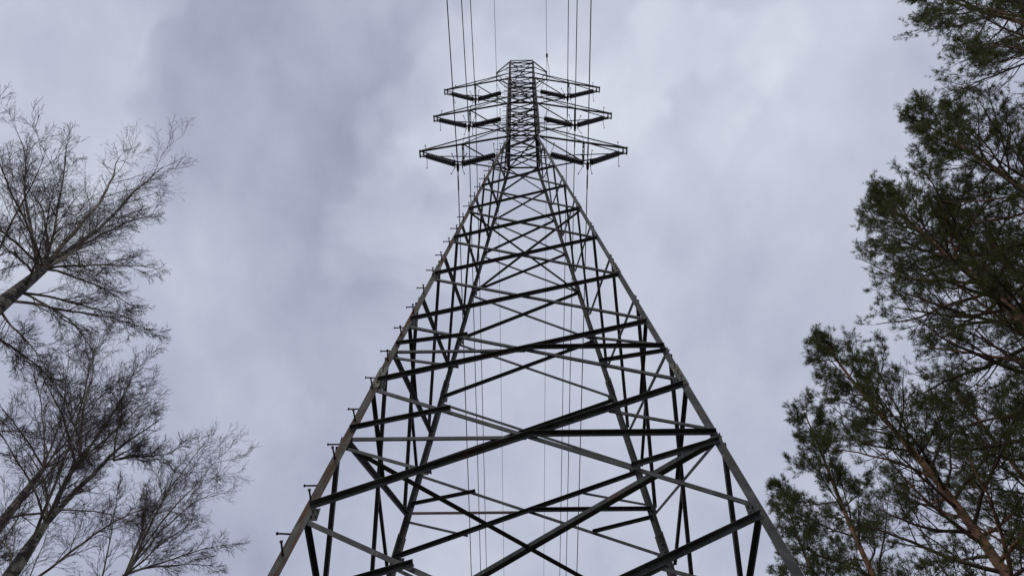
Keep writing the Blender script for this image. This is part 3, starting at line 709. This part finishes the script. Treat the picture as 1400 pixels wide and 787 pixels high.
FA = (-9.47, -1.96, 15.8); FL = (-9.43, -1.90, 14.9)
birch((-9.33, -1.8), FA, 0.25, 5, 'bare birch with the thickest mottled trunk at the left edge of the picture',
      [(FA if k % 3 else (-9.44, -1.91, 15.0) if k % 2 else (-9.46, -1.95, 15.5), p, rr) for k, (p, rr) in enumerate(zip(
       [(-11.73, -4.09, 19.93), (-10.04, -3.94, 19.01), (-10.65, -2.52, 22.88), (-9.28, -2.22, 22.79), (-7.97, -2.13, 18.8), (-7.33, -1.71, 16.4), (-11.38, -1.04, 22.36),
        (-11.0, -3.64, 16.14), (-10.61, -5.45, 16.7), (-8.26, -3.97, 15.0), (-8.76, 0.26, 17.97), (-11.42, -0.39, 20.83), (-9.14, -3.7, 14.0), (-12.26, -2.79, 20.18)],
       [.07, .055, .085, .10, .06, .05, .06, .05, .05, .045, .055, .05, .045, .06]))]
      + [(FL, (-7.32, -0.86, 15.44), .05), (FL, (-9.0, 0.58, 16.27), .045), ((-9.41, -1.88, 14.2), (-7.61, -1.72, 12.4), .045), ((-9.40, -1.86, 13.6), (-8.6, 0.3, 14.4), .045)], n2=11, dens=.9)
FD = (-10.51, 2.59, 15.35)
birch((-10.4, 2.5), FD, 0.16, 21, 'bare birch with fine twigs standing behind the two larger birches, at left',
      [(FD, p, .04) for p in [(-12.69, 1.25, 19.12), (-11.84, 1.49, 19.91), (-11.57, 2.82, 20.9), (-9.8, 2.83, 19.13), (-9.63, 1.64, 16.9), (-11.95, 2.86, 17.92), (-11.99, 0.52, 16.24), (-9.71, 3.68, 17.77)]], n2=8, dens=.8)
FB = (-8.49, 1.31, 12.27); FB1 = (-8.66, 1.30, 13.75); FB2 = (-8.13, 1.39, 14.1)
birch((-8.35, 1.4), FB, 0.20, 8, 'bare birch with a pale forked trunk rising from the bottom left corner',
      [(FB, (-8.75, 1.25, 15.6), .11), (FB, (-7.66, 1.47, 16.1), .10)]
      + [(FB1, p, .05) for p in [(-9.8, 0.33, 17.43), (-8.46, 0.54, 17.11), (-8.81, 2.09, 17.67), (-9.65, 2.43, 17.27), (-9.75, -0.68, 15.1), (-10.42, 1.13, 16.57)]]
      + [(FB, (-9.34, -0.97, 12.91), .04), (FB, (-10.61, 1.37, 15.03), .05), (FB, (-7.86, 0.0, 12.95), .04)]
      + [(FB2, p, .04) for p in [(-8.08, 2.4, 15.57), (-6.98, 1.6, 14.6), (-8.18, -0.01, 15.3)]], n2=10, dens=.9, side=8)
FC = (-8.58, 4.37, 14.0)
birch((-8.5, 4.3), FC, 0.13, 14, 'slender bare birch nearest the pylon, standing rightmost of the birches',
      [(FC, p, .045) for p in [(-7.91, 4.78, 19.68), (-8.84, 5.03, 20.37), (-8.52, 3.8, 18.07), (-7.9, 5.82, 18.92), (-8.19, 3.3, 16.18), (-6.59, 5.14, 15.86), (-7.33, 6.22, 16.13), (-9.31, 4.47, 17.06), (-6.99, 3.58, 15.25)]], n2=10, dens=.9)
pine(37.2, 13.0, 19.6, 8.0, 2.9, 0.17, 31, 'pine with an orange barked trunk crossing the lower right, crown peaked near the pylon', n1=60)
pine(51.0, 12.6, 22.6, 9.0, 3.3, 0.21, 32, 'large dark pine with a thick forked orange trunk at the middle of the right edge', n1=90)
pine(60.5, 12.3, 23.9, 12.0, 3.0, 0.16, 33, 'pine with a slanting orange upper trunk below the top right corner', n1=66)
pine(74.5, 11.6, 24.4, 14.0, 3.4, 0.18, 34, 'pine whose sparse tufted boughs enter from the top right corner', n1=60, dens=1.0)
pine(30.0, 15.0, 19.9, 8.0, 2.3, 0.14, 35, 'narrow pine left of the orange barked one, behind the pylon leg', n1=50, mtl=M_needle2)
pine(25.6, 17.5, 20.3, 10.0, 2.1, 0.12, 36, 'small pine with the lowest crown, leftmost of the pines', n1=44, mtl=M_needle2)
pine(42.0, 18.0, 22.0, 8.0, 3.4, 0.17, 37, 'pine standing behind the others in the bottom right corner', n1=70, mtl=M_needle2)
pine(55.0, 17.5, 27.0, 12.0, 3.6, 0.17, 38, 'pine standing far behind the right edge, seen through the nearer crowns', n1=70, mtl=M_needle2)
print('needles', NT[0], {n: sum(len(o.data.loops)-2*len(o.data.polygons) for o in bpy.data.objects if o.name.split('.')[0] == n) for n in ('twigs', 'branches', 'branchlets', 'branch', 'limb', 'needles')}, 'tris', sum(len(o.data.loops)-2*len(o.data.polygons) for o in bpy.data.objects if o.type == 'MESH'))
